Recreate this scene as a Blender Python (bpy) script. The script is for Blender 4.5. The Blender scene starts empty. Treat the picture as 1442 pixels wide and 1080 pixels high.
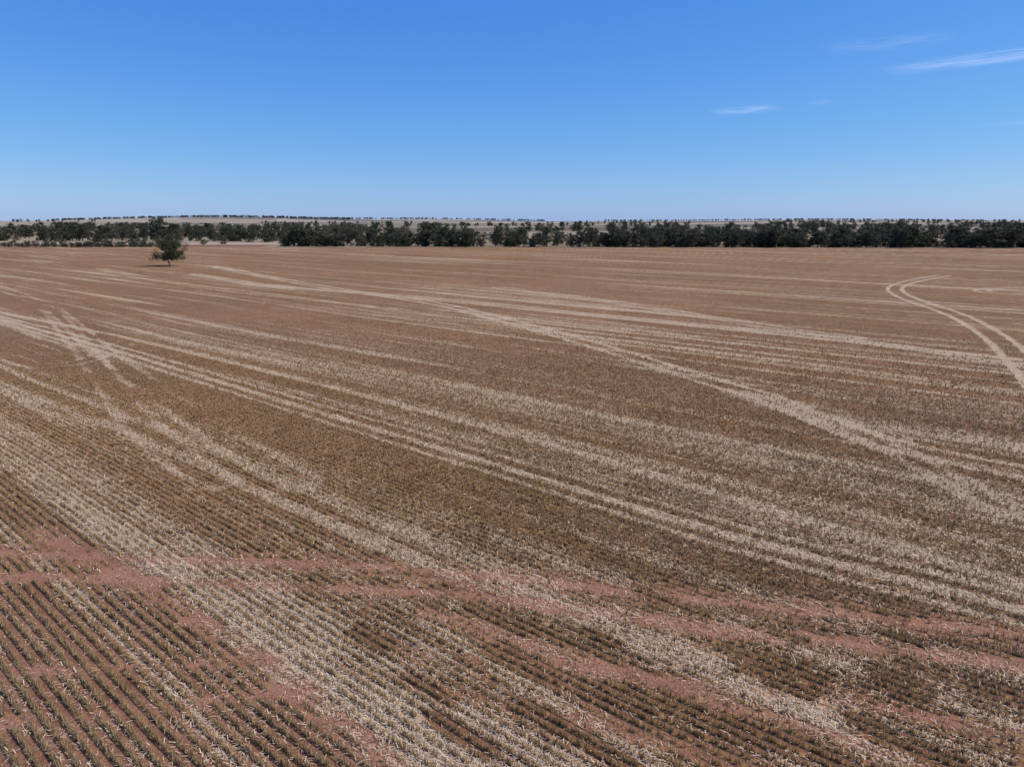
import bpy, math, numpy as np
from mathutils import Vector, Matrix
rng=np.random.default_rng(7)
sc=bpy.context.scene
# ---------------------------------------------------------------- noise
_T=np.random.default_rng(3).random((256,256)).astype(np.float32)
def vn(x,y,s=0):
    x=np.asarray(x,np.float32)+np.float32(s*17.31); y=np.asarray(y,np.float32)+np.float32(s*9.77)
    xf=np.floor(x);yf=np.floor(y);xi=xf.astype(np.int32); yi=yf.astype(np.int32)
    fx=x-xf; fy=y-yf; fx=fx*fx*(3-2*fx); fy=fy*fy*(3-2*fy)
    x0=xi&255;x1=(xi+1)&255;y0=yi&255;y1=(yi+1)&255
    a=_T[x0,y0]; b=_T[x1,y0]; c=_T[x0,y1]; d=_T[x1,y1]
    a=a+(b-a)*fx; c=c+(d-c)*fx
    return a+(c-a)*fy
def fbm(x,y,s=0,o=4):
    t=0;a=.5;n=0
    for i in range(o):
        t=t+a*vn(x*2**i,y*2**i,s+i*5);n+=a;a*=.5
    return t/n
def ss(a,b,x):
    t=np.clip((x-a)/(b-a),0,1); return t*t*(3-2*t)
# ---------------------------------------------------------------- field layout (metres, world XY)
ANG=math.radians(139.9); DX,DY=math.cos(ANG),math.sin(ANG)
NX,NY=DY,-DX            # increases away from the viewer
def W(u): return 0.5*np.sin(u/31.0)+0.25*np.sin(u/11.0+1)
def uv(x,y):
    u=x*DX+y*DY; v=x*NX+y*NY
    return u, v+W(u)
S1=[(-150,158),(-100,117),(-64.7,88.6),(-39.7,68.0),(-15.7,46.9),(-0.8,33.9),(7.9,26.2),(12.1,23.0),(16.2,20.1),(24,13)]
S1b=[(-69.8,95.7),(-39.5,73),(-11.0,48.9),(3.0,36.3),(8.9,30.4),(12.1,27),(17.2,22),(25,14)]
S3=[(-83.3,198.7),(-41.1,140.9),(-13.3,108.9),(-1.9,89.9),(6.0,74.5),(11.5,62.4),(15.3,53.1),(17.9,47.9),(19.1,42.4),(20.9,37.4),(25.2,32.8),(32,27)]
S3b=[(16,49.5),(17.5,46.9),(20.0,40.9),(20.9,33.3),(21.1,28.0)]
S3c=[(17.9,47.9),(21,42),(26,37),(34,31)]
S4=[(-75,168),(-56.5,147.3),(-40.2,133.1),(-13.9,114.1),(7.6,95.7),(23.3,82.4),(35.3,72.2),(45.0,60.8),(60,47)]
S5=[(-2.8,133.1),(15.3,108.9),(30.3,82.4),(36.4,74.5)]
S6=[(99.7,163.9),(83.5,148),(72,133),(66,120),(62.5,108),(58.6,92),(51.7,74.5),(44.6,60.2),(38,48)]
S7=[(105,133),(95.2,132.7),(89.7,131.7),(84.6,127.5),(83.4,122.3),(87.7,119.1),(97,118)]
S8=[(-96.3,133.1),(-69.4,104.2),(-48.6,76.9),(-34.5,57.7),(-22.3,40.9),(-14.1,31.4)]
S9=[(-68.4,104.2),(-40.4,68.0),(-21.2,44.1),(-10.1,31.4)]
S10=[(-47.4,64.2),(-40.2,59.2),(-37.9,62.4),(-39.8,72.2)]
S11=[(-110,190),(-60,135),(-20,104),(25,70),(60,40)]
B1=[(-60,66),(-28.9,38.0),(-17.3,28.0),(-10.2,22.0),(-5.4,17.6),(-1.6,13.6),(3,9)]
B2=[(-70,80),(-39.1,52.4),(-20.9,38.0),(-9.1,28.0),(-2.6,23.0),(2.8,19.3),(9,14)]
R1=[(-30,24.6),(-19.0,24.1),(-12.2,23.6),(-5.6,23.2),(-0.5,22.3),(4.2,21.2),(9.6,20.1),(15.2,18.8),(22,17)]
R2=[(-30,22.5),(-17.8,22.3),(-10.2,21.9),(-2.9,21.2),(0.7,20.6),(6.0,19.1),(10.0,18.4),(14.2,17.2),(20,15)]
R3=[(-19,26),(-14.4,23.0),(-10.4,20.1),(-7.6,18.1),(-5.3,15.9),(-2.9,13.6),(0,10)]
R4=[(-20,17.1),(-14.0,17.1),(-10.2,17.2),(-6.5,17.7)]
R5=[(-19,14),(-12.6,15.0),(-9.3,15.5),(-6.0,16.2)]
R6=[(-2.7,20.1),(2.5,17.2),(6.7,15.2),(9.3,13.6),(13,11)]
R7=[(-1,17.6),(4,16.7),(9,15.6),(14,14.2)]
R8=[(-5,17.5),(0,15.6),(4,14.0),(7,12)]
ROAD=[(-800,380),(-420,392),(-238,398),(-199.2,402),(-150,404),(-118,398)]
def dist(x,y,pl):
    P=np.array(pl,float)
    full=np.full(x.shape,50.0,np.float32)
    idx=np.nonzero((x>P[:,0].min()-9)&(x<P[:,0].max()+9)&(y>P[:,1].min()-9)&(y<P[:,1].max()+9))[0]
    if len(idx)==0: return full
    X=x[idx].astype(np.float32);Y=y[idx].astype(np.float32)
    Q=[]
    n=len(P)
    for i in range(n-1):
        p0=P[max(i-1,0)];p1=P[i];p2=P[i+1];p3=P[min(i+2,n-1)]
        for t in np.linspace(0,1,3,endpoint=False):
            Q.append(.5*((2*p1)+(-p0+p2)*t+(2*p0-5*p1+4*p2-p3)*t*t+(-p0+3*p1-3*p2+p3)*t**3))
    Q.append(P[-1]);Q=np.array(Q,np.float32)
    best=np.full(X.shape,2500.,np.float32)
    for a,b in zip(Q[:-1],Q[1:]):
        d=b-a;L=max(float((d**2).sum()),1e-6)
        m=np.nonzero((X>min(a[0],b[0])-9)&(X<max(a[0],b[0])+9)&(Y>min(a[1],b[1])-9)&(Y<max(a[1],b[1])+9))[0]
        xx=X[m]-a[0];yy=Y[m]-a[1]
        t=np.clip((xx*d[0]+yy*d[1])/L,0,1)
        best[m]=np.minimum(best[m],(xx-t*d[0])**2+(yy-t*d[1])**2)
    full[idx]=np.sqrt(best)
    return full
def band(d,w,s=.6): return 1-ss(w*(1-s),w*(1+s),d)
def ell(x,y,cx,cy,a,b):   # patch aligned with the rows
    u=(x-cx)*DX+(y-cy)*DY; v=(x-cx)*NX+(y-cy)*NY
    out=np.zeros(x.shape,np.float32)
    i=np.nonzero((abs(u)<a*2)&(abs(v)<b*2))[0]
    n=fbm(x[i]*1.3,y[i]*1.3,31,3)-.5
    u=u[i];v=v[i]
    out[i]=1-ss(.75,1.15,np.maximum(abs(u/a),abs(v/b))*.6+.4*np.sqrt((u/a)**2+(v/b)**2)+n*.5)
    return out
def field(x,y):
    """returns straw cover, bare red soil, stubble density, golden tone (0..1)"""
    u,v=uv(x,y); r=np.hypot(x,y)
    wob=fbm(x*.25,y*.25,2,3)-.5
    rag=fbm(x*1.1,y*1.1,5,3)-.5
    lane=fbm(u*.03,v*.42,4,3)                 # long strips
    lane2=fbm(u*.02,v*.16,8,2)
    fine=fbm(u*.022,v*1.5,14,3)
    rows3=vn(u*.03,v*3.4,27)                  # groups of two or three drill rows
    pas=(v-25.6)/12.0+ .04*wob
    pp=abs(pas-np.round(pas))*12.0             # distance to header pass centre
    ps=.4+.6*vn(np.round(pas)*3.7,u*.01,9)
    straw=.22+.62*(lane-.5)+.45*(lane2-.5)+.95*(fine-.5)+.22*(rows3-.5)
    straw=straw+ .28*ps*band(pp+rag*1.2,1.3)+.30*ps*band(abs(pp-3.9)+rag*.4,.35)
    near=1-ss(20,34,r+wob*10)
    straw=straw+.13*near-.04*ss(60,220,r)
    gold=np.clip(.6+1.9*(fbm(u*.02,v*.11,21,3)-.5)+.3*ss(25,80,r)-.25*near,0,1)
    red=np.clip((fbm(x*.05,y*.05,12,3)-.43)*2.2,0,.5)*.7+.10
    stub=np.clip(1.1-.4*ss(.4,.8,straw),0,1)
    def add(pl,w,s,off=0,rough=.8):
        nonlocal straw,stub
        d=dist(x,y,pl)+rag*rough*w
        if off: d=abs(d-off)
        m=band(d,w)*s*(.65+.7*fbm(x*.5,y*.5,40,3))
        straw=straw+m; stub=stub*(1-.7*np.clip(m,0,1))
    add(S1,.30,.95,0);add(S1,.20,.6,1.1)
    add(S1b,.42,.6)
    add(S3,.28,.85,.95);add(S3,1.6,.2)
    add(S3b,.4,.5,.7)
    add(S3c,1.8,.4)
    add(S4,.33,.7,1.0);add(S4,1.4,.25)
    add(S5,.45,.42,.9);add(S11,.35,.5,.9)
    add(S6,.30,1.0,1.15,.4)
    add(S7,.4,.5,1.0,.4)
    add(S8,.3,.42,.9);add(S9,.3,.38,.9);add(S10,.3,.38,.9)
    add(B1,1.2,.22);add(B2,.5,.45)
    add(B1,.3,.35,3.4)
    def track(pl,w,s,off=0):
        nonlocal straw,stub,red
        d=dist(x,y,pl)+rag*1.0*w
        if off:d=abs(d-off)
        m=band(d,w,.6)*s*(.5+.9*fbm(x*1.2,y*1.2,44,4))
        m=np.clip(m,0,1)
        red=np.maximum(red,m); straw=straw*(1-.5*m); stub=stub*(1-.92*m)
    track(R1,.36,1,.0);track(R1,.16,.7,.62);track(R2,.40,1);track(R3,.55,.9);track(R4,.3,.8);track(R5,.33,.8)
    track(R6,.38,.8);track(R6,.3,.55,2.0);track(R7,.3,.8);track(R8,.3,.7);track(S8,.35,.35,.9)
    for cx,cy,a,b in [(7.3,16.9,1.3,.8),(10.3,16.4,.8,.7),(12.8,16.2,.9,.5),(5.2,20.6,1.5,.28),(-4.2,18.6,1.0,.5),(0.4,17.4,1.5,.5),
                      (5.0,15.0,1.7,.45),(9.2,14.4,1.6,.4),(1.5,14.6,2.2,.35),(-.5,19.6,1.4,.3),(8.2,18.7,.6,.25),(2.6,18.6,.9,.3),(6.3,18.0,.9,.25),(3.2,16.0,1.2,.3),(11.5,18.6,.9,.25),(-2.2,16.3,1.1,.25),(-1.2,14.6,1.2,.3)]:
        m=ell(x,y,cx,cy,a,b); straw=straw*(1-.8*m);stub=stub+(1-stub)*m;red=red*(1-.6*m)
    m=(1-ss(-7.8,-4.8,x+(y-17)*1.0+wob*3))*(1-ss(19.8,21.4,y+wob))
    straw=straw*(1-.32*m);red=np.maximum(red,.36*m);stub=np.maximum(stub,.9*m*(red<.8))
    stub=stub*(1-.5*np.clip(band(dist(x,y,R4),.3)+band(dist(x,y,R5),.3),0,1))
    return np.clip(straw,0,1),np.clip(red,0,1),np.clip(stub,0,1),gold
# ---------------------------------------------------------------- terrain relief
def gz(x,y,cx,cy,a,sx,sy): return a*np.exp(-((x-cx)/sx)**2-((y-cy)/sy)**2)
def height(x,y):
    R=np.hypot(x,y)
    h=ss(900,5000,R)*10
    h=h+gz(x,y,-1450,3700,26,700,900)+gz(x,y,-450,4300,14,600,700)+gz(x,y,1500,3600,12,1300,800)+gz(x,y,-3300,3600,6,900,900)
    h=h+ss(700,2500,R)*8*(fbm(x*.0015,y*.0015,60,3)-.5)
    return h*ss(600,1200,R)
# ---------------------------------------------------------------- helpers
def new_mesh(name,co,faces_flat,nper,mats=(),smooth=False):
    me=bpy.data.meshes.new(name)
    n=len(co); me.vertices.add(n); me.vertices.foreach_set("co",np.asarray(co,np.float32).ravel())
    nf=len(faces_flat)//nper
    me.loops.add(len(faces_flat)); me.loops.foreach_set("vertex_index",np.asarray(faces_flat,np.int32))
    me.polygons.add(nf); me.polygons.foreach_set("loop_start",np.arange(nf,dtype=np.int32)*nper)
    me.polygons.foreach_set("loop_total",np.full(nf,nper,np.int32))
    if smooth: me.polygons.foreach_set("use_smooth",np.ones(nf,bool))
    me.update(calc_edges=True)
    for m in mats: me.materials.append(m)
    return me
def add_col(me,name,arr):
    a=me.attributes.new(name,'FLOAT_COLOR','POINT'); 
    a.data.foreach_set("color",np.asarray(arr,np.float32).ravel())
def link(name,me,parent=None,loc=(0,0,0),rot=0,scale=(1,1,1)):
    o=bpy.data.objects.new(name,me); sc.collection.objects.link(o)
    o.location=loc;o.rotation_euler=(0,0,rot);o.scale=scale
    if parent:o.parent=parent
    return o
class NT:
    def __init__(s,mat):
        s.t=mat.node_tree;s.t.nodes.clear()
    def n(s,typ,**k):
        nd=s.t.nodes.new(typ)
        for a,b in k.items(): setattr(nd,a,b)
        return nd
    def l(s,a,b): s.t.links.new(a,b)
    def val(s,sock,x):
        if isinstance(x,(int,float)): sock.default_value=x
        elif isinstance(x,tuple): sock.default_value=x if len(x)==4 or sock.type=='VECTOR' else (*x,1)
        else: s.l(x,sock)
    def math(s,op,a,b=0.0,clamp=False):
        nd=s.n("ShaderNodeMath",operation=op,use_clamp=clamp); s.val(nd.inputs[0],a);s.val(nd.inputs[1],b);return nd.outputs[0]
    def mix(s,f,a,b,bt='MIX'):
        nd=s.n("ShaderNodeMix",data_type='RGBA',blend_type=bt); s.val(nd.inputs[0],f);s.val(nd.inputs[6],a);s.val(nd.inputs[7],b);return nd.outputs[2]
    def noise(s,vec,scale,detail=3,rough=.55):
        nd=s.n("ShaderNodeTexNoise");s.l(vec,nd.inputs["Vector"]);nd.inputs["Scale"].default_value=scale;nd.inputs["Detail"].default_value=detail;nd.inputs["Roughness"].default_value=rough;return nd.outputs[0]
    def step(s,x,a,b):
        nd=s.n("ShaderNodeMapRange",interpolation_type='SMOOTHSTEP');s.val(nd.inputs[0],x);s.val(nd.inputs[1],a);s.val(nd.inputs[2],b);return nd.outputs[0]
def newmat(name):
    m=bpy.data.materials.new(name);m.use_nodes=True;return m,NT(m)
# ---------------------------------------------------------------- materials
gm,t=newmat("stubble_field_soil")
mask=t.n("ShaderNodeAttribute",attribute_name="mask")
sep=t.n("ShaderNodeSeparateColor");t.l(mask.outputs["Color"],sep.inputs[0])
straw,red,stub=sep.outputs; gold=mask.outputs["Alpha"]
farA=t.n("ShaderNodeAttribute",attribute_name="farcol")
rc=t.n("ShaderNodeAttribute",attribute_name="rowco")
tc=t.n("ShaderNodeTexCoord").outputs["Object"]
rv=rc.outputs["Vector"]
sx=t.n("ShaderNodeSeparateXYZ");t.l(rv,sx.inputs[0])
def stretch(a,b):
    c=t.n("ShaderNodeCombineXYZ");t.l(t.math('MULTIPLY',sx.outputs[0],a),c.inputs[0]);t.l(t.math('MULTIPLY',sx.outputs[1],b),c.inputs[1]);return c.outputs[0]
n_l=t.noise(tc,.35,4);n_m=t.noise(tc,2.2,5);n_f=t.noise(tc,11,4,.65);n_ff=t.noise(tc,34,2,.6)
n_s=t.noise(stretch(.12,2.6),1.0,5,.65); n_s2=t.noise(stretch(1.6,4.0),1.0,5,.75); n_s3=t.noise(stretch(.03,.8),1.0,4,.6)
soil=t.mix(t.step(n_m,.35,.65),(.160,.078,.043),(.280,.143,.080))
soil=t.mix(t.math('MULTIPLY',red,.85),soil,t.mix(t.step(n_f,.3,.7),(.33,.155,.09),(.52,.275,.17)))
stc=t.mix(t.step(n_f,.35,.65),(.13,.083,.040),(.35,.225,.105))
stc=t.mix(t.math('MULTIPLY',gold,.8),stc,t.mix(t.step(n_s2,.35,.65),(.22,.120,.040),(.48,.280,.105)))
w=t.math('COSINE',t.math('ADD',t.math('MULTIPLY',sx.outputs[1],2*math.pi/.3),t.math('MULTIPLY',t.math('SUBTRACT',n_m,.5),1.5)))
rowm=t.math('MULTIPLY',t.step(w,-.6,.5),t.step(stub,.1,.6))
base=t.mix(t.math('MULTIPLY',rowm,.85),soil,stc)
th=t.math('SUBTRACT',.635,t.math('MULTIPLY',straw,.26))
sp=t.math('ADD',t.math('MULTIPLY',n_f,.28),t.math('ADD',t.math('MULTIPLY',n_s,.26),t.math('ADD',t.math('MULTIPLY',n_s2,.34),t.math('MULTIPLY',n_s3,.12))))
sp=t.math('SUBTRACT',sp,t.math('MULTIPLY',w,.022))
speck=t.step(sp,t.math('SUBTRACT',th,.03),t.math('ADD',th,.03))
strawc=t.mix(t.step(n_ff,.3,.7),(.42,.29,.17),(.76,.59,.39))
base=t.mix(t.math('MULTIPLY',speck,.84),base,strawc)
base=t.mix(t.step(n_l,.3,.7),t.mix(1.0,base,(.84,.81,.77),'MULTIPLY'),base)
base=t.mix(t.step(n_s2,.3,.55),t.mix(1.0,base,(.76,.74,.72),'MULTIPLY'),base)
base=t.mix(farA.outputs["Alpha"],base,t.mix(t.step(n_l,.3,.7),t.mix(1.0,farA.outputs["Color"],(.86,.85,.84),'MULTIPLY'),farA.outputs["Color"]))
bs=t.n("ShaderNodeBsdfPrincipled");bs.inputs["Roughness"].default_value=.95;bs.inputs["Specular IOR Level"].default_value=.1
t.l(base,bs.inputs["Base Color"])
bp=t.n("ShaderNodeBump");bp.inputs["Strength"].default_value=.9;bp.inputs["Distance"].default_value=.12
t.l(t.math('ADD',t.math('MULTIPLY',rowm,.6),n_f),bp.inputs["Height"]);t.l(bp.outputs[0],bs.inputs["Normal"])
o=t.n("ShaderNodeOutputMaterial");t.l(bs.outputs[0],o.inputs[0])

def colmat(name,rough=.9,trans=0.0):
    m,t=newmat(name)
    a=t.n("ShaderNodeAttribute",attribute_name="tint")
    tcn=t.n("ShaderNodeTexCoord").outputs["Object"]
    c=t.mix(t.noise(tcn,6,2),t.mix(1.0,a.outputs["Color"],(.75,.75,.75),'MULTIPLY'),t.mix(1.0,a.outputs["Color"],(1.2,1.2,1.2),'MULTIPLY'))
    b=t.n("ShaderNodeBsdfPrincipled");b.inputs["Roughness"].default_value=rough;b.inputs["Specular IOR Level"].default_value=.2;t.l(c,b.inputs["Base Color"])
    o=t.n("ShaderNodeOutputMaterial")
    if trans:
        tr=t.n("ShaderNodeBsdfTranslucent");t.l(c,tr.inputs[0]);mx=t.n("ShaderNodeMixShader");mx.inputs[0].default_value=trans
        t.l(b.outputs[0],mx.inputs[1]);t.l(tr.outputs[0],mx.inputs[2]);t.l(mx.outputs[0],o.inputs[0])
    else: t.l(b.outputs[0],o.inputs[0])
    return m
m_stub=colmat("dry_stubble",.8,.2);m_straw=colmat("loose_straw",.8,.1);m_leaf=colmat("eucalypt_leaves",.55,.22);m_bark=colmat("eucalypt_bark",.9)
# ---------------------------------------------------------------- ground sheet
rad=np.concatenate([[0.5,3,6],np.exp(np.linspace(math.log(8),math.log(460),820)),np.exp(np.linspace(math.log(470),math.log(16000),150))])
ang=np.concatenate([np.linspace(-44,44,860),np.linspace(44,316,80)[1:-1]])
ang=np.radians(90-ang)
NR,NA=len(rad),len(ang)
RR,AA=np.meshgrid(rad,ang,indexing='ij')
X=(RR*np.cos(AA)).ravel();Y=(RR*np.sin(AA)).ravel();Z=height(X,Y)
i=np.arange(NR-1)[:,None]*NA; j=np.arange(NA)[None,:]; j2=(j+1)%NA
q=np.stack([i+j,i+j2,i+NA+j2,i+NA+j],-1).reshape(-1)
gme=new_mesh("ground",np.stack([X,Y,Z],1),q,4,[gm],True)
s,r_,b_,g_=field(X,Y)
add_col(gme,"mask",np.stack([s,r_,b_,g_],1))
U,V=uv(X,Y)
at=gme.attributes.new("rowco",'FLOAT_VECTOR','POINT');at.data.foreach_set("vector",np.stack([U,V,0*U],1).astype(np.float32).ravel())
# country beyond the paddock
edge=np.interp(X,[-400,-200,-125,-100,240,400],[352,352,356,352,334,325])
fa=ss(-4,4,Y-edge+6*(fbm(X*.05,Y*.05,70,2)-.5));fa=np.where(abs(X)>1200,1,fa);fa=np.where(Y<-600,1,fa)
cell=_T[(np.floor((X+Y*.2)/420).astype(int))&255,(np.floor((Y-X*.15)/310).astype(int))&255]
pal=np.array([[.34,.25,.155],[.45,.35,.22],[.22,.16,.10],[.36,.28,.18]])
fc=pal[(cell*3.99).astype(int)]
fc=fc*(.85+.3*fbm(X*.01,Y*.01,71,3))[:,None]
R=np.hypot(X,Y)
wood=ss(.48,.56,fbm(X*.0016,Y*.004,77,3))*ss(700,1500,R)
wood=wood*(1-.6*np.exp(-((X+900)/900)**2-((Y-2300)/900)**2))
crest=np.exp(-((X+1450)/650)**2-((Y-3750)/260)**2); wood=np.clip(wood+ss(.3,.6,crest),0,1)
fc=fc*(1-wood[:,None]*.8)+np.array([.05,.055,.035])*wood[:,None]*.8
tree_shade=(1-ss(0,14,abs(Y-edge-14)))*ss(-120,-100,X); fc=fc*(1-.6*tree_shade)[:,None]+np.array([.05,.035,.02])*tree_shade[:,None]  # understory shade along the tree line, painted into the ground colour
rl=(X<-125)*1.0
rs=rl*(1-ss(384,392,Y)); fc=fc*(1-rs[:,None])+np.array([.24,.13,.085])*rs[:,None]
rd=band(dist(np.where(Y<600,X,9e3),Y,ROAD),6,.3); fc=fc*(1-rd[:,None])+np.array([.54,.41,.29])*rd[:,None]
haze=(1-np.exp(-np.maximum(R-600,0)/18000))[:,None]
fc=fc*(1-haze)+np.array([.25,.31,.38])*haze  # distance haze blended into the vertex colour, growing with range
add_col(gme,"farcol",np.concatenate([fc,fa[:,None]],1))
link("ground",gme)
# ---------------------------------------------------------------- standing stubble blades
def sample(n,r0,r1,a=40):
    r=rng.uniform(r0,r1,n);th=np.radians(90-rng.uniform(-a,a,n));return r*np.cos(th),r*np.sin(th)
N=330000
x,y=sample(N,11.5,100)
u,v=uv(x,y);v=np.round(v/.3)*.3+rng.normal(0,.015,N);v0=v-W(u)
x=u*DX+v0*NX;y=u*DY+v0*NY
s,rd_,b,g=field(x,y);r=np.hypot(x,y)
keep=rng.random(N)<b*(.45+.8*fbm(x*.8,y*.8,80,2))*(1-.3*s)*(1-ss(22,98,r)**.7)
x,y,g,s=x[keep],y[keep],g[keep],s[keep];K=5;N=len(x)
x=np.repeat(x,K);y=np.repeat(y,K);g=np.repeat(g,K);N*=K
x=x+rng.normal(0,.016,N);y=y+rng.normal(0,.016,N)
r=np.hypot(x,y)
wd=(.004+.00016*r)*rng.uniform(.7,1.4,N);h=rng.uniform(.07,.18,N);a=rng.uniform(0,math.pi,N)
lx,ly=rng.normal(0,.025,N),rng.normal(0,.025,N)
cx,cy=np.cos(a)*wd,np.sin(a)*wd
co=np.stack([np.stack([x-cx,y-cy,np.full(N,-.01)],1),np.stack([x+cx,y+cy,np.full(N,-.01)],1),np.stack([x+lx+cx*.6,y+ly+cy*.6,h],1),np.stack([x+lx-cx*.6,y+ly-cy*.6,h],1)],1).reshape(-1,3)
me=new_mesh("stubble",co,np.arange(4*N),4,[m_stub])
k=rng.random(N)[:,None]; gg=(g*.85)[:,None]
c0=np.array([.28,.18,.090])*(1-k)+np.array([.62,.46,.26])*k
c1=np.array([.38,.22,.075])*(1-k)+np.array([.70,.46,.19])*k
c=c0*(1-gg)+c1*gg
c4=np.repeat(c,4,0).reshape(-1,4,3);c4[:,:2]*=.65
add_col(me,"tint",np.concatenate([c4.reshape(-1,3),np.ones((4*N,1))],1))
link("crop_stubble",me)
# ---------------------------------------------------------------- loose straw
N=1150000
x,y=sample(N,11.5,80)
s,rd_,b,g=field(x,y);r=np.hypot(x,y);u,v=uv(x,y)
keep=rng.random(N)<np.clip(s*1.15-.08,0.035,1)*(.10+1.25*fbm(x*1.5,y*1.5,90,3))*(1-ss(22,78,r)**.7)*(.70-.30*np.cos(v*2*np.pi/.3))
x,y=x[keep],y[keep];N=len(x);r=np.hypot(x,y)
L=rng.uniform(.025,.085,N);wd=(.0035+.00022*r)*rng.uniform(.6,1.3,N);a=rng.uniform(0,math.pi,N)
dx,dy=np.cos(a),np.sin(a);z=rng.uniform(.005,.04,N);tz=rng.normal(0,.3,N)*L
co=np.stack([np.stack([x-dx*L+dy*wd,y-dy*L-dx*wd,z-tz+.02],1),np.stack([x-dx*L-dy*wd,y-dy*L+dx*wd,z-tz+.02],1),np.stack([x+dx*L-dy*wd,y+dy*L+dx*wd,z+tz+.02],1),np.stack([x+dx*L+dy*wd,y+dy*L-dx*wd,z+tz+.02],1)],1)
co=co.reshape(-1,3);co[:,2]=np.maximum(co[:,2],.006)
me=new_mesh("straw",co,np.arange(4*N),4,[m_straw])
k=rng.random(N)[:,None]**.8
c=np.array([.38,.25,.145])*(1-k)+np.array([.84,.67,.46])*k
add_col(me,"tint",np.concatenate([np.repeat(c,4,0),np.ones((4*N,1))],1))
link("loose_straw",me)
# ---------------------------------------------------------------- trees
def tube(P,R,sides=6):
    P=np.array(P);n=len(P);vs=[];fs=[]
    for i in range(n):
        d=P[min(i+1,n-1)]-P[max(i-1,0)];d=d/np.linalg.norm(d)
        a=np.cross(d,[.3,1,.1]);a/=np.linalg.norm(a);b=np.cross(d,a)
        for k in range(sides):
            t=2*math.pi*k/sides;vs.append(P[i]+R[i]*(a*math.cos(t)+b*math.sin(t)))
    for i in range(n-1):
        for k in range(sides):
            fs+= [i*sides+k,i*sides+(k+1)%sides,(i+1)*sides+(k+1)%sides,(i+1)*sides+k]
    return np.array(vs),np.array(fs)
def make_tree(name,H,Rc,trunk,seed,nlimb=7,nclump=34,nleaf=60,ls=.3,base=.25,dense=1.0,tone=(.082,.090,.048),topf=.3,cap=.95):
    g=np.random.default_rng(seed);VS=[];FS=[];C=[];off=0;mi=[]
    def addt(P,R,s=6):
        nonlocal off
        v,f=tube(P,R,s);VS.append(v);FS.append(f+off);off+=len(v);mi.extend([0]*(len(f)//4))
        C.append(np.tile(np.array([.20,.16,.13])*g.uniform(.7,1.2),(len(v),1)))
    top=np.array([g.normal(0,.05)*H,g.normal(0,.05)*H,H*.66])
    r0=H*.026
    mid=np.array([g.normal(0,.03)*H,g.normal(0,.03)*H,trunk])
    addt([[0,0,-.3],[0,0,.15],mid*.5,mid,(mid+top)/2,top],[r0*1.7,r0*1.2,r0,r0*.85,r0*.55,r0*.25],8)
    cl=[]
    for i in range(nlimb):
        a=2.4*i+g.uniform(-.4,.4);zt=(base+(.93-base)*((i+g.random())/nlimb))*H
        q=(zt/H-base)/(1-base)
        prof=math.sqrt(max(.08,1-abs(2*q-.75)**2.2/1.6))
        rr=Rc*g.uniform(.6,.9)*prof
        s=mid+(top-mid)*g.uniform(0,.8)*q;e=np.array([math.cos(a)*rr,math.sin(a)*rr,zt])
        m=(s+e)/2+np.array([0,0,.02*H])+g.normal(0,.03*H,3)
        addt([s,m,e],[r0*.45,r0*.3,r0*.1],5)
        for k in range(max(1,nclump//nlimb)):
            f=g.uniform(.35,1.1);p=(s*(1-f)+e*f)+g.normal(0,1,3)*[Rc*.16,Rc*.16,H*.06];cl.append(p)
            if k<3: addt([m+(e-m)*.2*k,p],[r0*.14,r0*.05],4)
    for k in range(int(nclump*topf)):
        p=top+g.normal(0,1,3)*[Rc*.3,Rc*.3,H*.09]+[0,0,H*.16];cl.append(p)
    pts=[];col=[]
    for p in cl:
        p[2]=min(max(p[2],base*H),H*cap)
        n=int(nleaf*g.uniform(.5,1.4));rad=g.uniform(.12,.22)*Rc*dense
        d=g.normal(0,1,(n,3));d/=np.linalg.norm(d,axis=1)[:,None];d*=(g.random(n)**.5)[:,None]
        q=p+d*rad*np.array([1.2,1.2,.9]);q[:,2]=np.maximum(q[:,2],.15);pts.append(q)
        sh=g.uniform(.6,1.4);base_c=np.array(tone)*sh*np.array([1+g.uniform(-.12,.15),1,1])
        col.append(base_c*g.uniform(.7,1.3,(n,1)))
    P=np.concatenate(pts);c=np.concatenate(col);n=len(P)
    nr=g.normal(0,1,(n,3))+[0,0,.5];nr/=np.linalg.norm(nr,axis=1)[:,None]
    a=np.cross(nr,g.normal(0,1,(n,3)));a/=np.linalg.norm(a,axis=1)[:,None];b=np.cross(nr,a)
    sz=ls*g.uniform(.5,1.2,(n,1))
    v=np.stack([P-a*sz,P-b*sz*.45,P+a*sz,P+b*sz*.45],1).reshape(-1,3)
    VS.append(v);FS.append(np.arange(4*n)+off);C.append(np.repeat(c,4,0));mi.extend([1]*n)
    me=new_mesh(name,np.concatenate(VS),np.concatenate(FS),4,[m_bark,m_leaf])
    me.polygons.foreach_set("material_index",np.array(mi,np.int32))
    cc=np.concatenate(C);add_col(me,"tint",np.concatenate([cc,np.ones((len(cc),1))],1))
    return me
lone=make_tree("lone_tree",7.9,5.1,1.7,21,nlimb=14,nclump=100,nleaf=105,ls=.18,base=.25,dense=1.0,tone=(.062,.074,.032),topf=.2,cap=.9)
link("eucalyptus_tree",lone,None,(-95.2,198.7,0),.6)
tones=[(.082,.088,.048),(.066,.077,.038),(.092,.092,.055),(.072,.076,.045)]
big=[make_tree("crown%d"%k,12,4.6+.5*(k%3),2.0,100+k,nlimb=11,nclump=50,nleaf=42,ls=.42,base=.10+.04*(k%4),dense=1.15,tone=tones[k%4]) for k in range(8)]
low=[make_tree("shrub%d"%k,3.6,2.6,.4,200+k,nlimb=7,nclump=18,nleaf=34,ls=.36,base=.06,dense=1.6) for k in range(3)]
def empty(n):
    e=bpy.data.objects.new(n,None);sc.collection.objects.link(e);return e
E=empty("distant_tree_line")
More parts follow.
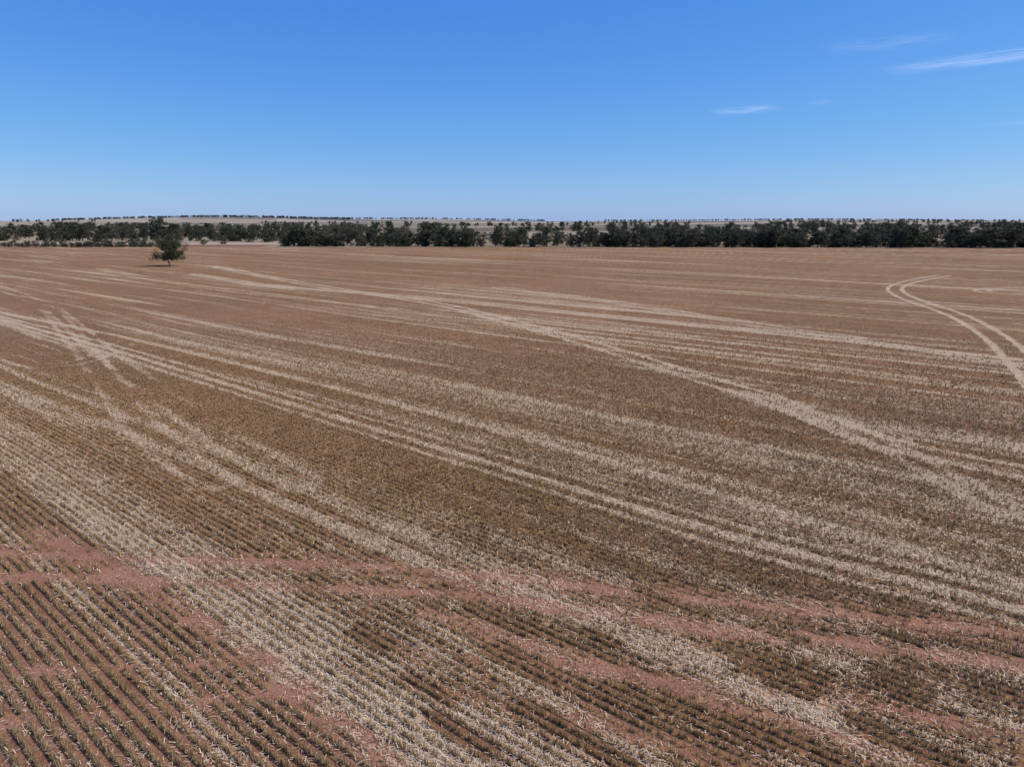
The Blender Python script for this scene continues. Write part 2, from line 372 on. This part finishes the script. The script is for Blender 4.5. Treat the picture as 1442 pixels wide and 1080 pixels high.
def put(lst,x,y,h,h0,par,nm):
    k=h/h0; wv=rng.uniform(.85,1.5);link(nm,lst[rng.integers(len(lst))],par,(x,y,float(height(np.array([x]),np.array([y]))[0])),rng.uniform(0,6.28),(k*wv,k*wv*rng.uniform(.9,1.1),k))
def ey(x): return float(np.interp(x,[-400,-125,-100,240,400],[352,356,352,334,325]))
def v1(a,s): return float(vn(np.array([a]),np.array([1.]),s)[0])
x=-118.0
while x<420:
    dens=np.interp(x,[-118,0,90,130,420],[3.4,3.8,3.1,2.4,2.4])
    x+=dens*rng.uniform(.35,1.7)*(.45+1.1*v1(x*.09,3))
    y=ey(x)+rng.uniform(4,16)
    h=rng.uniform(5.0,10.6)*np.interp(x,[-118,120,200,230,300],[.97,.98,1.05,1.25,1.1])*(.72+.45*v1(x*.06,5))
    put(big,x,y,h,12,E,"tree")
    for q in range(2):
        if rng.random()<.75: put(big,x+rng.uniform(-4,4),y+rng.uniform(10,60),rng.uniform(5,10),12,E,"tree")
    for q in range(2):
        if rng.random()<.8: put(low,x+rng.uniform(-3,3),y+rng.uniform(0,14),rng.uniform(1.8,4.6),3.6,E,"shrub")
x=-620.0
while x<-110:
    x+=5.6*rng.uniform(.3,1.7)*(.4+1.2*v1(x*.05,7));y=445+rng.uniform(-8,30)+max(0,-x-200)*.1
    put(big,x,y,rng.uniform(6,11),12,E,"tree")
    if rng.random()<.8: put(big,x+rng.uniform(-5,5),y+rng.uniform(20,80),rng.uniform(6,11),12,E,"tree")
    if rng.random()<.9: put(low,x+rng.uniform(-3,3),y-4,rng.uniform(1.8,4.5),3.6,E,"shrub")
for (x,y,h) in [(-211,430,14.5),(-216,436,12),(-203,433,11.5)]: put(big,x,y,h,12,E,"tree")
E2=empty("far_woodland")
bands=[(560,-420,-80,26),(640,60,520,60),(700,-600,-60,44),(900,-800,800,150),(1250,-1100,-200,90),(1300,200,1200,150),(1900,-1600,1600,220),(2700,-2400,2400,280),(3650,-2200,-800,380),(3900,500,2700,280),(4250,-1100,200,150)]
for (yy,x0,x1,n) in bands:
    for k in range(n):
        xx=rng.uniform(x0,x1)
        if v1(xx/(yy*.10)+yy,3)<(.47 if yy<3600 else .25): continue
        put(big,xx,yy+.06*xx+rng.normal(0,yy*.012),rng.uniform(8,12.5),12,E2,"tree")
E3=empty("shrub_row")
for (y0,x0,x1,st) in [(352,-270,-180,2.6),(372,-300,-185,4.5)]:
    x=x0
    while x<x1:
        x+=st*rng.uniform(.6,1.6);put(low,x,y0+rng.uniform(-1,1),rng.uniform(1.6,2.8),3.6,E3,"shrub")
for xy in [(-186,362),(-178,372),(-168,392),(-160,398),(-205,388)]: put(low,*xy,rng.uniform(2.2,3.6),3.6,E3,"shrub")
# ---------------------------------------------------------------- cirrus
cm,t=newmat("cirrus");tcn=t.n("ShaderNodeTexCoord")
mp=t.n("ShaderNodeMapping");t.l(tcn.outputs["UV"],mp.inputs[0]);mp.inputs["Scale"].default_value=(2.2,7,1)
nz=t.noise(mp.outputs[0],1.6,6,.6)
sp=t.n("ShaderNodeSeparateXYZ");t.l(tcn.outputs["UV"],sp.inputs[0])
def hump(sk):
    return t.math('MULTIPLY',t.math('MULTIPLY',sk,4.0),t.math('SUBTRACT',1.0,sk))
fall=t.math('MULTIPLY',t.math('POWER',hump(sp.outputs[0]),.8),t.math('POWER',hump(sp.outputs[1]),2.2))
al=t.math('MULTIPLY',t.step(nz,.3,.72),fall)
oi=t.n("ShaderNodeObjectInfo");al=t.math('MULTIPLY',al,oi.outputs["Alpha"],True)
tr=t.n("ShaderNodeBsdfTransparent");di=t.n("ShaderNodeBsdfTranslucent");di.inputs[0].default_value=(.85,.92,.98,1)
df=t.n("ShaderNodeBsdfDiffuse");df.inputs[0].default_value=(.85,.92,.98,1);m1=t.n("ShaderNodeMixShader");m1.inputs[0].default_value=.25;t.l(di.outputs[0],m1.inputs[1]);t.l(df.outputs[0],m1.inputs[2])
mx=t.n("ShaderNodeMixShader");t.l(al,mx.inputs[0]);t.l(tr.outputs[0],mx.inputs[1]);t.l(m1.outputs[0],mx.inputs[2])
o=t.n("ShaderNodeOutputMaterial");t.l(mx.outputs[0],o.inputs[0])
for (p,q,wd,al) in [((7700,15700),(11200,12300),1500,.5),((5700,21350),(7250,20050),1500,.4),((5600,13750),(7400,12700),1300,.14),((9300,12300),(11500,10900),900,.2),((15000,24000),(18000,21500),1500,.15),((7700,19600),(8300,19300),900,.15)]:
    p=np.array(p,float);q=np.array(q,float);d=q-p;n=np.array([d[1],-d[0]]);n/=np.linalg.norm(n);n*=wd/2
    co=[(*(p-n),3000),(*(q-n),3000),(*(q+n),3060),(*(p+n),3060)]
    me=bpy.data.meshes.new("cirrus");me.from_pydata(co,[],[(0,1,2,3)]);l=me.uv_layers.new(name="UVMap")
    for i,c in enumerate([(0,0),(1,0),(1,1),(0,1)]): l.data[i].uv=c
    me.materials.append(cm);ob=link("cirrus_cloud",me);ob.color=(1,1,1,al)
# ---------------------------------------------------------------- light
EL,AZ=50,92   # azimuth clockwise from +Y
w=bpy.data.worlds.new("World");sc.world=w;w.use_nodes=True;nt=w.node_tree
bg=nt.nodes["Background"];sky=nt.nodes.new("ShaderNodeTexSky");sky.sky_type='NISHITA';sky.sun_disc=False
sky.sun_elevation=math.radians(EL);sky.sun_rotation=math.radians(AZ);sky.altitude=300;sky.air_density=1.0;sky.dust_density=.35;sky.ozone_density=2.5
sr=nt.nodes.new("ShaderNodeSeparateColor");cb=nt.nodes.new("ShaderNodeCombineColor");nt.links.new(sky.outputs[0],sr.inputs[0])
for i,(k,p) in enumerate([(.72,1.22),(.84,.87),(1.04,.38)]):   # film response of the sky, per channel
    a=nt.nodes.new("ShaderNodeMath");a.operation='MULTIPLY';a.inputs[1].default_value=.09
    b=nt.nodes.new("ShaderNodeMath");b.operation='POWER';b.inputs[1].default_value=p
    c=nt.nodes.new("ShaderNodeMath");c.operation='MULTIPLY';c.inputs[1].default_value=k/.09
    nt.links.new(sr.outputs[i],a.inputs[0]);nt.links.new(a.outputs[0],b.inputs[0]);nt.links.new(b.outputs[0],c.inputs[0]);nt.links.new(c.outputs[0],cb.inputs[i])
nt.links.new(cb.outputs[0],bg.inputs[0]);bg.inputs[1].default_value=.09
sl=bpy.data.lights.new("sun",'SUN');sl.energy=4.5;sl.angle=math.radians(.5);sl.color=(1,.935,.84)
so=bpy.data.objects.new("sun",sl);sc.collection.objects.link(so)
e,a=math.radians(EL),math.radians(AZ)
so.rotation_euler=Vector((math.sin(a)*math.cos(e),math.cos(a)*math.cos(e),math.sin(e))).to_track_quat('Z','Y').to_euler()
cd=bpy.data.cameras.new("camera");cam=bpy.data.objects.new("camera",cd);sc.collection.objects.link(cam)
cam.location=(0,0,12);cam.rotation_euler=(math.radians(90-12.9),0,0);cd.sensor_width=36;cd.lens=992/1442*36;cd.clip_start=.5;cd.clip_end=60000
sc.camera=cam
sc.view_settings.view_transform='Standard';sc.view_settings.look='None';sc.view_settings.exposure=0
